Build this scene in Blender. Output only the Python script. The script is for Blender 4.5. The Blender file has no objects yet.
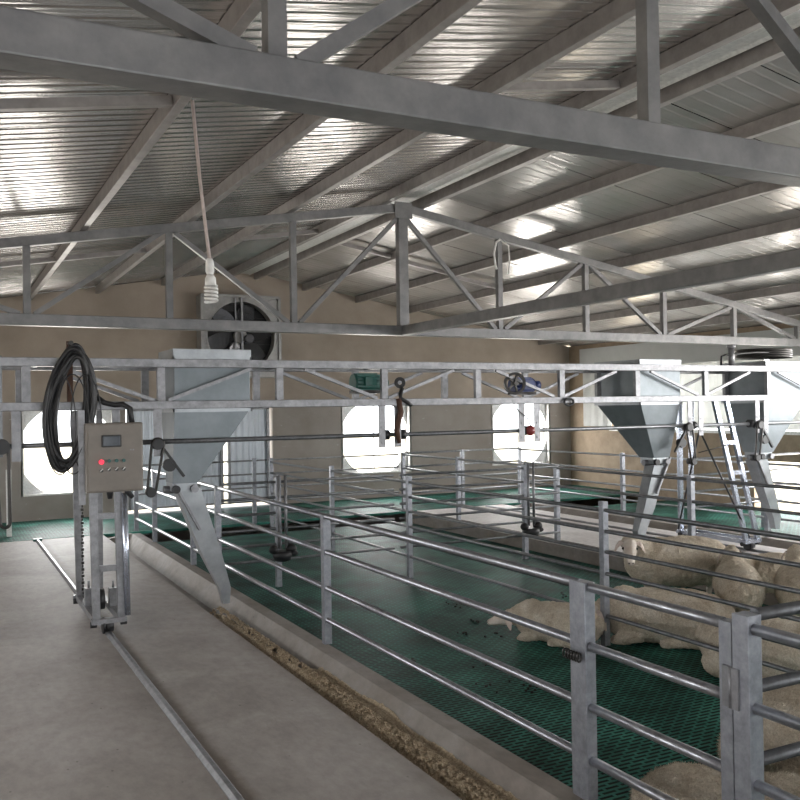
import bpy, bmesh, math, random
from mathutils import Vector, Matrix, noise
random.seed(7)
SC = bpy.context.scene
COL = SC.collection
H = 1.84
RX, RZ, SL = 5.145, 4.40, 0.17          # ridge x, underside of purlins at ridge, roof slope
XL, XR, YF, YB = -2.7, 12.95, 16.4, -5.0  # walls
GY = 7.636

# ------------------------------------------------------------------ materials
def nt(name):
    m = bpy.data.materials.new(name); m.use_nodes = True
    t = m.node_tree; b = t.nodes['Principled BSDF']
    return m, t, b
def N(t, kind, **kw):
    n = t.nodes.new(kind)
    for k, v in kw.items():
        if k in n.inputs: n.inputs[k].default_value = v
        else: setattr(n, k, v)
    return n
def ramp(t, fac, stops):
    r = t.nodes.new('ShaderNodeValToRGB'); e = r.color_ramp.elements
    e[0].position, e[0].color = stops[0][0], (*stops[0][1], 1)
    e[1].position, e[1].color = stops[-1][0], (*stops[-1][1], 1)
    for p, c in stops[1:-1]:
        x = e.new(p); x.color = (*c, 1)
    t.links.new(fac, r.inputs['Fac']); return r
def coords(t, scale=(1, 1, 1), rot=(0, 0, 0)):
    g = t.nodes.new('ShaderNodeNewGeometry'); mp = t.nodes.new('ShaderNodeMapping')
    mp.inputs['Scale'].default_value = scale; mp.inputs['Rotation'].default_value = rot
    t.links.new(g.outputs['Position'], mp.inputs['Vector']); return mp.outputs['Vector']
def ocoords(t, scale=(1, 1, 1)):
    g = t.nodes.new('ShaderNodeTexCoord'); mp = t.nodes.new('ShaderNodeMapping')
    mp.inputs['Scale'].default_value = scale
    t.links.new(g.outputs['Object'], mp.inputs['Vector']); return mp.outputs['Vector']
def mottled(name, c1, c2, scale=8, rough=.6, metal=0, bump=0, bscale=40, detail=6, spec=.5, stretch=(1, 1, 1), mid=None, obj=False):
    m, t, b = nt(name)
    v = (ocoords if obj else coords)(t, stretch)
    n = N(t, 'ShaderNodeTexNoise', Scale=scale, Detail=detail, Roughness=.65)
    t.links.new(v, n.inputs['Vector'])
    st = [(.32, c1), (.68, c2)] if mid is None else [(.3, c1), (.5, mid), (.7, c2)]
    r = ramp(t, n.outputs['Fac'], st)
    t.links.new(r.outputs['Color'], b.inputs['Base Color'])
    b.inputs['Roughness'].default_value = rough; b.inputs['Metallic'].default_value = metal
    b.inputs['Specular IOR Level'].default_value = spec
    if bump:
        n2 = N(t, 'ShaderNodeTexNoise', Scale=bscale, Detail=5, Roughness=.6); t.links.new(v, n2.inputs['Vector'])
        bp = N(t, 'ShaderNodeBump', Strength=bump, Distance=.02)
        t.links.new(n2.outputs['Fac'], bp.inputs['Height']); t.links.new(bp.outputs['Normal'], b.inputs['Normal'])
    return m
def plain(name, c, rough=.5, metal=0, em=0):
    m, t, b = nt(name)
    n = N(t, 'ShaderNodeTexNoise', Scale=30, Detail=3)
    t.links.new(coords(t), n.inputs['Vector'])
    r = ramp(t, n.outputs['Fac'], [(.3, tuple(x * .85 for x in c)), (.7, tuple(min(1, x * 1.12) for x in c))])
    t.links.new(r.outputs['Color'], b.inputs['Base Color'])
    b.inputs['Roughness'].default_value = rough; b.inputs['Metallic'].default_value = metal
    if em:
        b.inputs['Emission Color'].default_value = (*c, 1); b.inputs['Emission Strength'].default_value = em
    return m
M = {}
M['galv'] = mottled('galvanised_steel', (.19, .19, .20), (.32, .32, .335), 14, .42, .55, .08, 60)
M['truss'] = mottled('painted_truss_steel', (.15, .15, .155), (.24, .235, .235), 6, .45, .4, .06, 50)
M['purlin'] = mottled('purlin_zinc', (.24, .222, .215), (.35, .325, .315), 7, .45, .4)
M['pipe'] = mottled('galvanised_pipe', (.27, .275, .30), (.42, .43, .46), 25, .28, .8, .06, 80)
M['darkpipe'] = mottled('weathered_pipe', (.13, .135, .14), (.22, .225, .24), 18, .38, .7, .08, 70)
M['post'] = mottled('post_zinc', (.22, .23, .255), (.35, .36, .395), 22, .4, .6, .08, 60)
M['hop'] = mottled('hopper_sheet', (.155, .18, .195), (.225, .25, .27), 3, .38, .35, .03, 20)
M['chute'] = mottled('chute_sheet', (.30, .32, .34), (.42, .44, .46), 6, .35, .5)
M['alu'] = mottled('bright_leg_steel', (.42, .46, .55), (.62, .66, .75), 10, .25, .8)
M['black'] = plain('black_rubber', (.016, .016, .018), .45)
M['chain'] = plain('oily_chain', (.035, .032, .03), .35, .5)
M['red'] = plain('red_lamp', (.85, .02, .06), .3, 0, .9)
M['redp'] = plain('red_paint', (.25, .03, .03), .4)
M['green'] = plain('green_button', (.01, .09, .08), .35)
M['greenm'] = plain('green_motor_paint', (.015, .10, .08), .4)
M['bluem'] = plain('blue_motor_paint', (.015, .035, .16), .4)
M['box'] = mottled('beige_enclosure', (.165, .145, .125), (.20, .175, .15), 9, .45, .1)
M['screen'] = plain('lcd_screen', (.035, .045, .06), .15)
M['white'] = plain('white_plastic', (.75, .74, .72), .4)
M['cord'] = plain('pinkish_cord', (.5, .42, .40), .5)
M['rust'] = plain('rust', (.09, .045, .03), .8)
M['fanm'] = plain('fan_blade_steel', (.08, .08, .085), .25, .8)
M['fanbox'] = mottled('fan_housing', (.24, .235, .23), (.34, .33, .32), 8, .4, .4)
M['dark'] = plain('dark_shutter', (.012, .011, .011), .5)
M['panel'] = plain('white_fibre_panel', (.62, .63, .64), .4)
M['feed'] = mottled('ground_feed', (.26, .19, .12), (.62, .50, .35), 55, .9, 0, .9, 120, 8)
M['dung'] = plain('dung', (.012, .010, .008), .7)

def concrete(name, a, b_, c):
    m, t, b = nt(name); v = coords(t)
    n1 = N(t, 'ShaderNodeTexNoise', Scale=1.1, Detail=9, Roughness=.62, Distortion=.6); t.links.new(v, n1.inputs['Vector'])
    r1 = ramp(t, n1.outputs['Fac'], [(.3, a), (.5, b_), (.7, c)])
    n2 = N(t, 'ShaderNodeTexNoise', Scale=16, Detail=8, Roughness=.7); t.links.new(coords(t, (1, .5, 1)), n2.inputs['Vector'])
    r2 = ramp(t, n2.outputs['Fac'], [(.3, (.72, .72, .72)), (.6, (1, 1, 1))])
    mx = N(t, 'ShaderNodeMix', data_type='RGBA', blend_type='MULTIPLY'); mx.inputs[0].default_value = .8
    t.links.new(r1.outputs['Color'], mx.inputs[6]); t.links.new(r2.outputs['Color'], mx.inputs[7])
    # dark chips and droppings scattered on it
    vo = N(t, 'ShaderNodeTexVoronoi', Scale=5.5, Randomness=1); t.links.new(coords(t, (1.6, 1, 1)), vo.inputs['Vector'])
    r3 = ramp(t, vo.outputs['Distance'], [(.035, (.25, .22, .2)), (.07, (1, 1, 1))])
    mx2 = N(t, 'ShaderNodeMix', data_type='RGBA', blend_type='MULTIPLY'); mx2.inputs[0].default_value = .55
    t.links.new(mx.outputs[2], mx2.inputs[6]); t.links.new(r3.outputs['Color'], mx2.inputs[7])
    t.links.new(mx2.outputs[2], b.inputs['Base Color'])
    b.inputs['Roughness'].default_value = .62
    bp = N(t, 'ShaderNodeBump', Strength=.25, Distance=.01); t.links.new(n2.outputs['Fac'], bp.inputs['Height'])
    t.links.new(bp.outputs['Normal'], b.inputs['Normal']); return m
M['floor'] = concrete('aisle_concrete', (.265, .235, .215), (.345, .312, .29), (.42, .388, .365))
def rail_dirt():
    # wet brown dirt collected along the right foot of the floor rail and at the trough edge
    t = M['floor'].node_tree; b = t.nodes['Principled BSDF']; lk = b.inputs['Base Color'].links[0].from_socket
    g = t.nodes.new('ShaderNodeNewGeometry'); sp = t.nodes.new('ShaderNodeSeparateXYZ'); t.links.new(g.outputs['Position'], sp.inputs[0])
    n = N(t, 'ShaderNodeTexNoise', Scale=3.0, Detail=6, Roughness=.7); t.links.new(g.outputs['Position'], n.inputs['Vector'])
    w = N(t, 'ShaderNodeMath', operation='MULTIPLY_ADD'); w.inputs[1].default_value = -.16; t.links.new(n.outputs['Fac'], w.inputs[0]); t.links.new(sp.outputs['X'], w.inputs[2])
    r = ramp(t, w.outputs[0], [(.0, (0, 0, 0)), (1, (0, 0, 0))]); e = r.color_ramp.elements
    mr = N(t, 'ShaderNodeMapRange'); mr.inputs['From Min'].default_value = 1.0; mr.inputs['From Max'].default_value = 2.2; t.links.new(w.outputs[0], mr.inputs['Value']); t.links.new(mr.outputs[0], r.inputs['Fac'])
    for p, c in ((.10, 0), (.135, .6), (.165, .6), (.22, 0), (.80, 0), (.90, .35)):
        q = e.new(p); q.color = (c, c, c, 1)
    mx = N(t, 'ShaderNodeMix', data_type='RGBA'); t.links.new(r.outputs['Color'], mx.inputs[0]); t.links.new(lk, mx.inputs[6]); mx.inputs[7].default_value = (.13, .095, .065, 1)
    t.links.new(mx.outputs[2], b.inputs['Base Color'])
rail_dirt()
M['pale'] = concrete('daylit_aisle_concrete', (.50, .465, .45), (.60, .565, .555), (.68, .65, .64))  # aisle concrete lightened: daylight washing in from the right door, put into base colour
M['trough'] = concrete('trough_concrete', (.16, .13, .105), (.235, .205, .18), (.31, .285, .265))
M['kerb'] = concrete('kerb_concrete', (.26, .25, .25), (.34, .335, .34), (.42, .42, .43))

def gable_mat():
    m, t, b = nt('gable_plaster'); v = coords(t)
    n1 = N(t, 'ShaderNodeTexNoise', Scale=1.3, Detail=8, Roughness=.6); t.links.new(v, n1.inputs['Vector'])
    up = ramp(t, n1.outputs['Fac'], [(.3, (.29, .24, .20)), (.7, (.40, .335, .28))])
    lo = ramp(t, n1.outputs['Fac'], [(.3, (.26, .225, .20)), (.7, (.35, .315, .29))])
    # pale flakes on the lower render coat
    n2 = N(t, 'ShaderNodeTexNoise', Scale=5, Detail=6, Roughness=.7); t.links.new(coords(t, (1, 1, 2.2)), n2.inputs['Vector'])
    fl = ramp(t, n2.outputs['Fac'], [(.64, (0, 0, 0)), (.68, (1, 1, 1))])
    mf = N(t, 'ShaderNodeMix', data_type='RGBA'); t.links.new(fl.outputs['Color'], mf.inputs[0])
    t.links.new(lo.outputs['Color'], mf.inputs[6]); mf.inputs[7].default_value = (.5, .49, .46, 1)
    sp = t.nodes.new('ShaderNodeSeparateXYZ'); t.links.new(v, sp.inputs[0])
    gt = N(t, 'ShaderNodeMath', operation='GREATER_THAN'); gt.inputs[1].default_value = 1.97; t.links.new(sp.outputs['Z'], gt.inputs[0])
    mx = N(t, 'ShaderNodeMix', data_type='RGBA'); t.links.new(gt.outputs[0], mx.inputs[0])
    t.links.new(mf.outputs[2], mx.inputs[6]); t.links.new(up.outputs['Color'], mx.inputs[7])
    t.links.new(mx.outputs[2], b.inputs['Base Color']); b.inputs['Roughness'].default_value = .85
    bp = N(t, 'ShaderNodeBump', Strength=.3, Distance=.02); t.links.new(n2.outputs['Fac'], bp.inputs['Height']); t.links.new(bp.outputs['Normal'], b.inputs['Normal'])
    return m
M['gable'] = gable_mat()
M['brownwall'] = mottled('brown_masonry', (.24, .18, .125), (.36, .28, .20), 3, .85, 0, .3, 12)
M['curtain'] = mottled('white_curtain', (.50, .51, .50), (.62, .62, .61), 2, .55, 0, .1, 6)
def _trans():
    m = M['curtain']; t = m.node_tree; b = t.nodes['Principled BSDF']; o = t.nodes['Material Output']
    tr = t.nodes.new('ShaderNodeBsdfTranslucent'); tr.inputs['Color'].default_value = (.6, .61, .6, 1); mx = t.nodes.new('ShaderNodeMixShader'); mx.inputs[0].default_value = .3
    t.links.new(b.outputs[0], mx.inputs[1]); t.links.new(tr.outputs[0], mx.inputs[2]); t.links.new(mx.outputs[0], o.inputs['Surface'])
_trans()
M['doorb'] = mottled('blue_grey_door_sheet', (.52, .56, .62), (.62, .66, .72), 2, .45, .2)
M['sand'] = mottled('sunlit_sand', (.55, .45, .30), (.75, .66, .5), 2, .9)

def slat_mat():
    m, t, b = nt('green_slats'); v = coords(t)
    br = N(t, 'ShaderNodeTexBrick', Scale=1.0)
    br.inputs['Color1'].default_value = (.004, .008, .007, 1); br.inputs['Color2'].default_value = (.008, .02, .016, 1)
    br.inputs['Mortar'].default_value = (.034, .135, .112, 1)
    br.inputs['Mortar Size'].default_value = .0098; br.inputs['Mortar Smooth'].default_value = .1
    br.inputs['Brick Width'].default_value = .10; br.inputs['Row Height'].default_value = .038
    t.links.new(v, br.inputs['Vector'])
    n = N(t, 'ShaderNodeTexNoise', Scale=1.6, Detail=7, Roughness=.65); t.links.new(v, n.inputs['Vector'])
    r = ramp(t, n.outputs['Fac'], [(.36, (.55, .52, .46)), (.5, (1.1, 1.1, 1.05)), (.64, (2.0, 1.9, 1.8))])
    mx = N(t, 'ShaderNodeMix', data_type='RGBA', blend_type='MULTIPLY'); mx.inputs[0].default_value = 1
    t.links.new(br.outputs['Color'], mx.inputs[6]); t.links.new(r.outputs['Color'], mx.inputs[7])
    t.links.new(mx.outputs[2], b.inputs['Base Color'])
    b.inputs['Roughness'].default_value = .55; b.inputs['Specular IOR Level'].default_value = .07
    bp = N(t, 'ShaderNodeBump', Strength=1, Distance=.02); t.links.new(br.outputs['Fac'], bp.inputs['Height'])
    t.links.new(bp.outputs['Normal'], b.inputs['Normal']); return m
M['slat'] = slat_mat()

def roof_mat(nm, met, rgh, bstr, k=1):
    m, t, b = nt(nm); v = coords(t)
    n = N(t, 'ShaderNodeTexNoise', Scale=1.2, Detail=6, Roughness=.6); t.links.new(v, n.inputs['Vector'])
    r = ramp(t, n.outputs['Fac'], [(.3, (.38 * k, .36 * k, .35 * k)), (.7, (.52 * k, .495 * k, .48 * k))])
    # lap joint lines between sheets, every 0.95 m along the hall
    sp = t.nodes.new('ShaderNodeSeparateXYZ'); t.links.new(v, sp.inputs[0])
    md = N(t, 'ShaderNodeMath', operation='MODULO'); md.inputs[1].default_value = .95; 
    ad = N(t, 'ShaderNodeMath', operation='ADD'); ad.inputs[1].default_value = 19; t.links.new(sp.outputs['Y'], ad.inputs[0]); t.links.new(ad.outputs[0], md.inputs[0])
    lt = N(t, 'ShaderNodeMath', operation='LESS_THAN'); lt.inputs[1].default_value = .014; t.links.new(md.outputs[0], lt.inputs[0])
    mx = N(t, 'ShaderNodeMix', data_type='RGBA'); t.links.new(lt.outputs[0], mx.inputs[0]); t.links.new(r.outputs['Color'], mx.inputs[6]); mx.inputs[7].default_value = (.07, .065, .06, 1)
    t.links.new(mx.outputs[2], b.inputs['Base Color'])
    b.inputs['Metallic'].default_value = met; b.inputs['Roughness'].default_value = rgh
    n2 = N(t, 'ShaderNodeTexNoise', Scale=2.5, Detail=3, Roughness=.5); t.links.new(coords(t, (.6, 4, 1)), n2.inputs['Vector'])
    bp = N(t, 'ShaderNodeBump', Strength=bstr, Distance=.05); t.links.new(n2.outputs['Fac'], bp.inputs['Height']); t.links.new(bp.outputs['Normal'], b.inputs['Normal'])
    return m
M['roof'] = roof_mat('ribbed_foil_roof_sheet', .75, .24, .2)
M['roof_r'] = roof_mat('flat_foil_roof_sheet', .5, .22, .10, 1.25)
def wool_mat(name, c1, c2, c3):
    m, t, b = nt(name); v = ocoords(t)
    n = N(t, 'ShaderNodeTexNoise', Scale=5, Detail=9, Roughness=.75); t.links.new(v, n.inputs['Vector'])
    r = ramp(t, n.outputs['Fac'], [(.3, c1), (.5, c2), (.7, c3)])
    n2 = N(t, 'ShaderNodeTexNoise', Scale=70, Detail=5, Roughness=.7, Distortion=.8); t.links.new(v, n2.inputs['Vector'])
    r2 = ramp(t, n2.outputs['Fac'], [(.35, (.6, .56, .5)), (.62, (1, 1, 1))])
    mx = N(t, 'ShaderNodeMix', data_type='RGBA', blend_type='MULTIPLY'); mx.inputs[0].default_value = .8
    t.links.new(r.outputs['Color'], mx.inputs[6]); t.links.new(r2.outputs['Color'], mx.inputs[7])
    t.links.new(mx.outputs[2], b.inputs['Base Color'])
    b.inputs['Roughness'].default_value = .95; b.inputs['Specular IOR Level'].default_value = .1
    bp = N(t, 'ShaderNodeBump', Strength=.9, Distance=.02); t.links.new(n2.outputs['Fac'], bp.inputs['Height']); t.links.new(bp.outputs['Normal'], b.inputs['Normal'])
    return m
M['wool'] = wool_mat('sheep_wool', (.54, .44, .335), (.76, .67, .55), (.90, .84, .75))
M['face'] = mottled('sheep_face_hair', (.55, .46, .40), (.74, .68, .61), 9, .8, obj=True)
M['ear'] = mottled('sheep_ear_skin', (.50, .38, .33), (.68, .58, .52), 9, .7, obj=True)
M['eye'] = plain('sheep_eye', (.01, .008, .006), .15)

# ------------------------------------------------------------------ mesh helpers
class MB:
    def __init__(s): s.bm = bmesh.new()
    def box(s, x0, x1, y0, y1, z0, z1):
        v = [s.bm.verts.new((x, y, z)) for x in (x0, x1) for y in (y0, y1) for z in (z0, z1)]
        for f in ((0, 1, 3, 2), (4, 6, 7, 5), (0, 4, 5, 1), (2, 3, 7, 6), (0, 2, 6, 4), (1, 5, 7, 3)):
            s.bm.faces.new([v[i] for i in f])
        return s
    def bar(s, a, b, w, h, up=(0, 0, 1)):
        a, b = Vector(a), Vector(b); d = (b - a).normalized(); up = Vector(up)
        if abs(d.dot(up)) > .98: up = Vector((0, 1, 0))
        sd = d.cross(up).normalized(); u = sd.cross(d).normalized(); v = []
        for p in (a, b):
            for i, j in ((-1, -1), (1, -1), (1, 1), (-1, 1)): v.append(s.bm.verts.new(p + sd * w / 2 * i + u * h / 2 * j))
        for f in ((0, 3, 2, 1), (4, 5, 6, 7), (0, 1, 5, 4), (1, 2, 6, 5), (2, 3, 7, 6), (3, 0, 4, 7)):
            s.bm.faces.new([v[i] for i in f])
        return s
    def tube(s, pts, r, n=10, cap=True, closed=False):
        pts = [Vector(p) for p in pts]; rings = []; k = len(pts); pu = None
        for i, p in enumerate(pts):
            if closed: d = (pts[(i + 1) % k] - pts[i - 1]).normalized()
            else: d = (pts[min(i + 1, k - 1)] - pts[max(i - 1, 0)]).normalized()
            if pu is None:
                u = d.cross(Vector((0, 0, 1)) if abs(d.z) < .9 else Vector((0, 1, 0))).normalized()
            else: u = (pu - d * pu.dot(d)).normalized()
            pu = u; w = d.cross(u); rr = r[i] if isinstance(r, (list, tuple)) else r
            rings.append([s.bm.verts.new(p + (u * math.cos(t) + w * math.sin(t)) * rr) for t in [2 * math.pi * j / n for j in range(n)]])
        for i in range(k if closed else k - 1):
            A, B = rings[i], rings[(i + 1) % k]
            for j in range(n):
                f = s.bm.faces.new((A[j], A[(j + 1) % n], B[(j + 1) % n], B[j])); f.smooth = True
        if cap and not closed:
            s.bm.faces.new(rings[0][::-1]); s.bm.faces.new(rings[-1])
        return s
    def cyl(s, a, b, r, n=20): return s.tube([a, b], r, n)
    def ell(s, c, r, rot=None, seg=20, rings=12):
        mt = Matrix.Translation(c) @ (rot or Matrix()).to_4x4() @ Matrix.Diagonal((*r, 1))
        g = bmesh.ops.create_uvsphere(s.bm, u_segments=seg, v_segments=rings, radius=1, matrix=mt)
        for v in g['verts']:
            for f in v.link_faces: f.smooth = True
        return s
    def loft(s, secs, cap=True):
        rs = [[s.bm.verts.new(p) for p in sec] for sec in secs]; n = len(rs[0])
        for A, B in zip(rs, rs[1:]):
            for j in range(n): s.bm.faces.new((A[j], A[(j + 1) % n], B[(j + 1) % n], B[j]))
        if cap: s.bm.faces.new(rs[0][::-1]); s.bm.faces.new(rs[-1])
        return s
    def poly_y(s, pts, y0, y1):
        s.loft([[(x, y0, z) for x, z in pts], [(x, y1, z) for x, z in pts]]); return s
    def ring(s, c, axis, r0, r1, depth, n=40):
        c = Vector(c); ax = Vector(axis).normalized(); u = ax.cross(Vector((0, 0, 1)) if abs(ax.z) < .9 else Vector((1, 0, 0))).normalized(); w = ax.cross(u)
        R = []
        for i in range(n):
            t = 2 * math.pi * i / n; d = u * math.cos(t) + w * math.sin(t)
            R.append([s.bm.verts.new(c + d * r + ax * h) for r, h in ((r0, -depth / 2), (r1, -depth / 2), (r1, depth / 2), (r0, depth / 2))])
        for i in range(n):
            A, B = R[i], R[(i + 1) % n]
            for j in range(4): s.bm.faces.new((A[j], B[j], B[(j + 1) % 4], A[(j + 1) % 4]))
        return s
    def build(s, name, mat, parent=None, bevel=0):
        bmesh.ops.recalc_face_normals(s.bm, faces=s.bm.faces)
        me = bpy.data.meshes.new(name); s.bm.to_mesh(me); s.bm.free()
        me.materials.append(M[mat] if isinstance(mat, str) else mat)
        o = bpy.data.objects.new(name, me); COL.objects.link(o)
        if parent:
            o.parent = parent
            o.matrix_parent_inverse = (Matrix.Translation(parent.location) @ parent.rotation_euler.to_matrix().to_4x4()).inverted() if parent.get('_w') is None else Matrix()
        if bevel:
            b = o.modifiers.new('bevel', 'BEVEL'); b.width = bevel; b.segments = 2; b.limit_method = 'ANGLE'
        return o
def tag(o, label=None, cat=None, group=None, kind=None):
    if label: o['label'] = label
    if cat: o['category'] = cat
    if group: o['group'] = group
    if kind: o['kind'] = kind
    return o
def thing(name, label, cat, loc=(0, 0, 0), group=None):
    o = bpy.data.objects.new(name, None); COL.objects.link(o); o.location = loc; o.empty_display_size = .1
    return tag(o, label, cat, group)
def struct(o, label): return tag(o, label, None, None, 'structure')
def roofz(x, off=0): return RZ - SL * abs(x - RX) + off

# ------------------------------------------------------------------ shell
def walled(axis, c0, c1, u0, u1, z0, z1, holes):
    us = sorted({u0, u1, *[h[0] for h in holes], *[h[1] for h in holes]}); zs = sorted({z0, z1, *[h[2] for h in holes], *[h[3] for h in holes]})
    m = MB()
    for a, b in zip(us, us[1:]):
        for c, d in zip(zs, zs[1:]):
            mu, mz = (a + b) / 2, (c + d) / 2
            if any(h[0] < mu < h[1] and h[2] < mz < h[3] for h in holes): continue
            if axis == 'x': m.box(a, b, c0, c1, c, d)
            else: m.box(c0, c1, a, b, c, d)
    return m
WINS = [(1.23, 2.73, .42, 1.93), (7.19, 8.74, .50, 1.95), (10.8, 12.35, .53, 1.96)]
DOOR = (2.95, 5.72, 0, 1.95)
m = walled('x', YF, YF + .25, XL, XR, -1.3, 2.9, WINS + [DOOR])
g = [(XL, 2.9), (XR, 2.9), (XR, roofz(XR, .12)), (RX, RZ + .12), (XL, roofz(XL, .12))]
m.poly_y(g, YF, YF + .25)
wf = struct(m.build('wall_far', 'gable'), 'tan and grey plastered gable wall at the far end')
LW = [(y, y + 1.6, .9, 2.3) for y in (0.2, 3.6, 7.0, 10.4, 13.2)]
struct(walled('y', XL - .2, XL, YB, YF, -1.3, 3.195, LW).build('wall_left', 'gable'), 'plastered left side wall with window openings')
RWc = [(-3.5, 15.0, 1.32, 2.62)]
RWd = [(9.3, 11.2, -.1, .8)]
mr = walled('y', XR, XR + .2, YB, YF, -1.3, 3.195, RWc + RWd)
struct(mr.build('wall_right', 'brownwall'), 'brown masonry right side wall below a long opening')
mb = walled('x', YB - .2, YB, XL, XR, -1.3, 2.9, [(-.5, 3.0, 0, 2.6), (5, 12, 1.0, 2.5)])
mb.poly_y(g, YB - .2, YB)
struct(mb.build('wall_back', 'gable'), 'plastered gable wall behind')
# roof sheets with real ribs running down the slope
def roofside(s):
    m = MB(); xe = XL - .4 if s < 0 else XR + .4
    prof = []; y = YB - .2; step, d = (.125, -.0055) if s < 0 else (.16, -.0022)
    while y < YF + .3:
        prof += [(y, 0), (y + step - .034, 0), (y + step - .026, d), (y + step - .008, d)]
        y += step
    th = .035
    A = [(RX, y, roofz(RX, .136) + h) for y, h in prof]; B = [(xe, y, roofz(xe, .136) + h) for y, h in prof]
    va = [m.bm.verts.new(p) for p in A]; vb = [m.bm.verts.new(p) for p in B]
    vc = [m.bm.verts.new((p[0], p[1], roofz(RX, .136) + th)) for p in A]; vd = [m.bm.verts.new((p[0], p[1], roofz(xe, .136) + th)) for p in B]
    for i in range(len(A) - 1):
        m.bm.faces.new((va[i], va[i + 1], vb[i + 1], vb[i])); m.bm.faces.new((vc[i], vd[i], vd[i + 1], vc[i + 1]))
    return m
struct(roofside(-1).build('ceiling', 'roof'), 'ribbed silver roof sheeting, left slope')
struct(roofside(1).build('ceiling', 'roof_r'), 'ribbed silver roof sheeting, right slope')

# white curtain over the long right opening, with a gap left open at the far part
rc = MB()
def curtain(y0, y1):
    n = max(2, int((y1 - y0) / .05)); sec = []
    for i in range(n + 1):
        y = y0 + (y1 - y0) * i / n; x = XR - .03 + .012 * math.sin(y * 23)
        sec.append([(x, y, 1.36), (x, y, 2.64), (x + .012, y, 2.64), (x + .012, y, 1.36)])
    rc.loft(sec)
curtain(14.95, 15.9) ; curtain(10.9, 14.0) ; curtain(8.9, 10.8)
tag(rc.build('side_curtain', 'curtain'), 'white roll-down sheet hanging over the long side opening on the right', 'curtain')
m = MB()
m.box(XR - .06, XR, -3, 15.95, 2.62, 3.1); struct(m.build('trim_1', 'curtain'), 'white board above the side opening')
m = MB(); m.box(XR - .05, XR + .02, -3, 15.0, 1.27, 1.33); struct(m.build('trim_2', 'white'), 'pale ledge under the side opening')

# floors ------------------------------------------------------------
AY = 13.9
def floorpiece(x0, x1, y0, y1, z, mat, label, th=.2):
    m = MB(); m.box(x0, x1, y0, y1, z - th, z); return struct(m.build('floor', mat), label)
floorpiece(XL, 2.15, YB, AY, 0, 'floor', 'grey brown concrete feed aisle, left')
floorpiece(7.52, 9.35, YB, AY, 0, 'pale', 'concrete feed aisle between the right hand pens, door daylight painted into its colour')
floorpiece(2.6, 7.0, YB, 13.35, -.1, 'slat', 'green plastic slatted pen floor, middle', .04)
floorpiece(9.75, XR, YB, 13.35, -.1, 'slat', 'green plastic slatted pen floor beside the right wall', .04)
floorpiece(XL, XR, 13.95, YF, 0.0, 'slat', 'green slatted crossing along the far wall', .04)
floorpiece(XL - 4, XR + .2, YB, YF + .25, -1.2, 'dark', 'dark slurry pit below the slats')
m = MB(); m.box(-12, 40, YF + .25, 60, -.5, -.12); m.box(XR + .2, 40, -10, YF + .25, -.5, -.12); m.box(-30, XL - .2, -10, 60, -.5, -.12)
struct(m.build('ground', 'sand'), 'sunlit sandy ground outside')
def trough(xs, y0, y1, label, mirror=False):
    # cross section: aisle edge, bottom, sloped side, kerb top
    prof = [(0, 0), (.02, -.11), (.2, -.12), (.33, .05), (.45, .05), (.45, -.3), (-.0, -.3)]
    pts = [((xs - x) if mirror else (xs + x), z) for x, z in prof]
    m = MB(); m.poly_y(pts, y0, y1); m.poly_y([(pts[0][0], 0), (pts[3][0], .05), (pts[3][0], -.12), (pts[0][0], -.12)], y1, y1 + .1)
    return struct(m.build('trough', 'trough'), label)
trough(2.15, YB, 13.4, 'concrete feed trough and kerb along the left aisle')
trough(7.48, YB, 13.4, 'concrete feed trough and kerb on the near side of the second aisle', True)
trough(9.30, YB, 13.4, 'concrete feed trough and kerb on the far side of the second aisle')

# windows -----------------------------------------------------------
for i, (x0, x1, z0, z1) in enumerate(WINS):
    # square fibre panel with a large round hole
    m = MB(); cx, cz = (x0 + x1) / 2, (z0 + z1) / 2; r = min(x1 - x0, z1 - z0) / 2 * 1.07; n = 64; y0, y1 = YF + .1, YF + .13
    ri = []; ro = []
    for k in range(n):
        t = 2 * math.pi * (k + .5) / n; c, s_ = math.cos(t), math.sin(t); sc = 1 / max(abs(c) / ((x1 - x0) / 2), abs(s_) / ((z1 - z0) / 2))
        q = min(r, sc - .02); ri.append([m.bm.verts.new((cx + c * q, y, cz + s_ * q)) for y in (y0, y1)]); ro.append([m.bm.verts.new((cx + c * sc, y, cz + s_ * sc)) for y in (y0, y1)])
    for k in range(n):
        j = (k + 1) % n
        for A, B in (((ri[k][0], ri[j][0]), (ro[j][0], ro[k][0])), ((ri[k][1], ro[k][1]), (ro[j][1], ri[j][1])), ((ri[k][0], ri[k][1]), (ri[j][1], ri[j][0]))):
            m.bm.faces.new((*A, *B))
    w = struct(m.build(f'window_{i+1}', 'panel'), 'square white panel with a big round opening, overbright daylight behind')
    f = MB()
    for a, b in (((x0, z0), (x1, z0)), ((x0, z1), (x1, z1)), ((x0, z0), (x0, z1)), ((x1, z0), (x1, z1))):
        f.bar((a[0], YF + .03, a[1]), (b[0], YF + .03, b[1]), .05, .06)
    f.build('window_frame', 'white', w)
    if i > 0:
        g_ = MB(); g_.cyl((cx - .05, YF + .06, z0), (cx - .05, YF + .06, z1), .012, 8); g_.build('window_bar', 'darkpipe', w)
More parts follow.
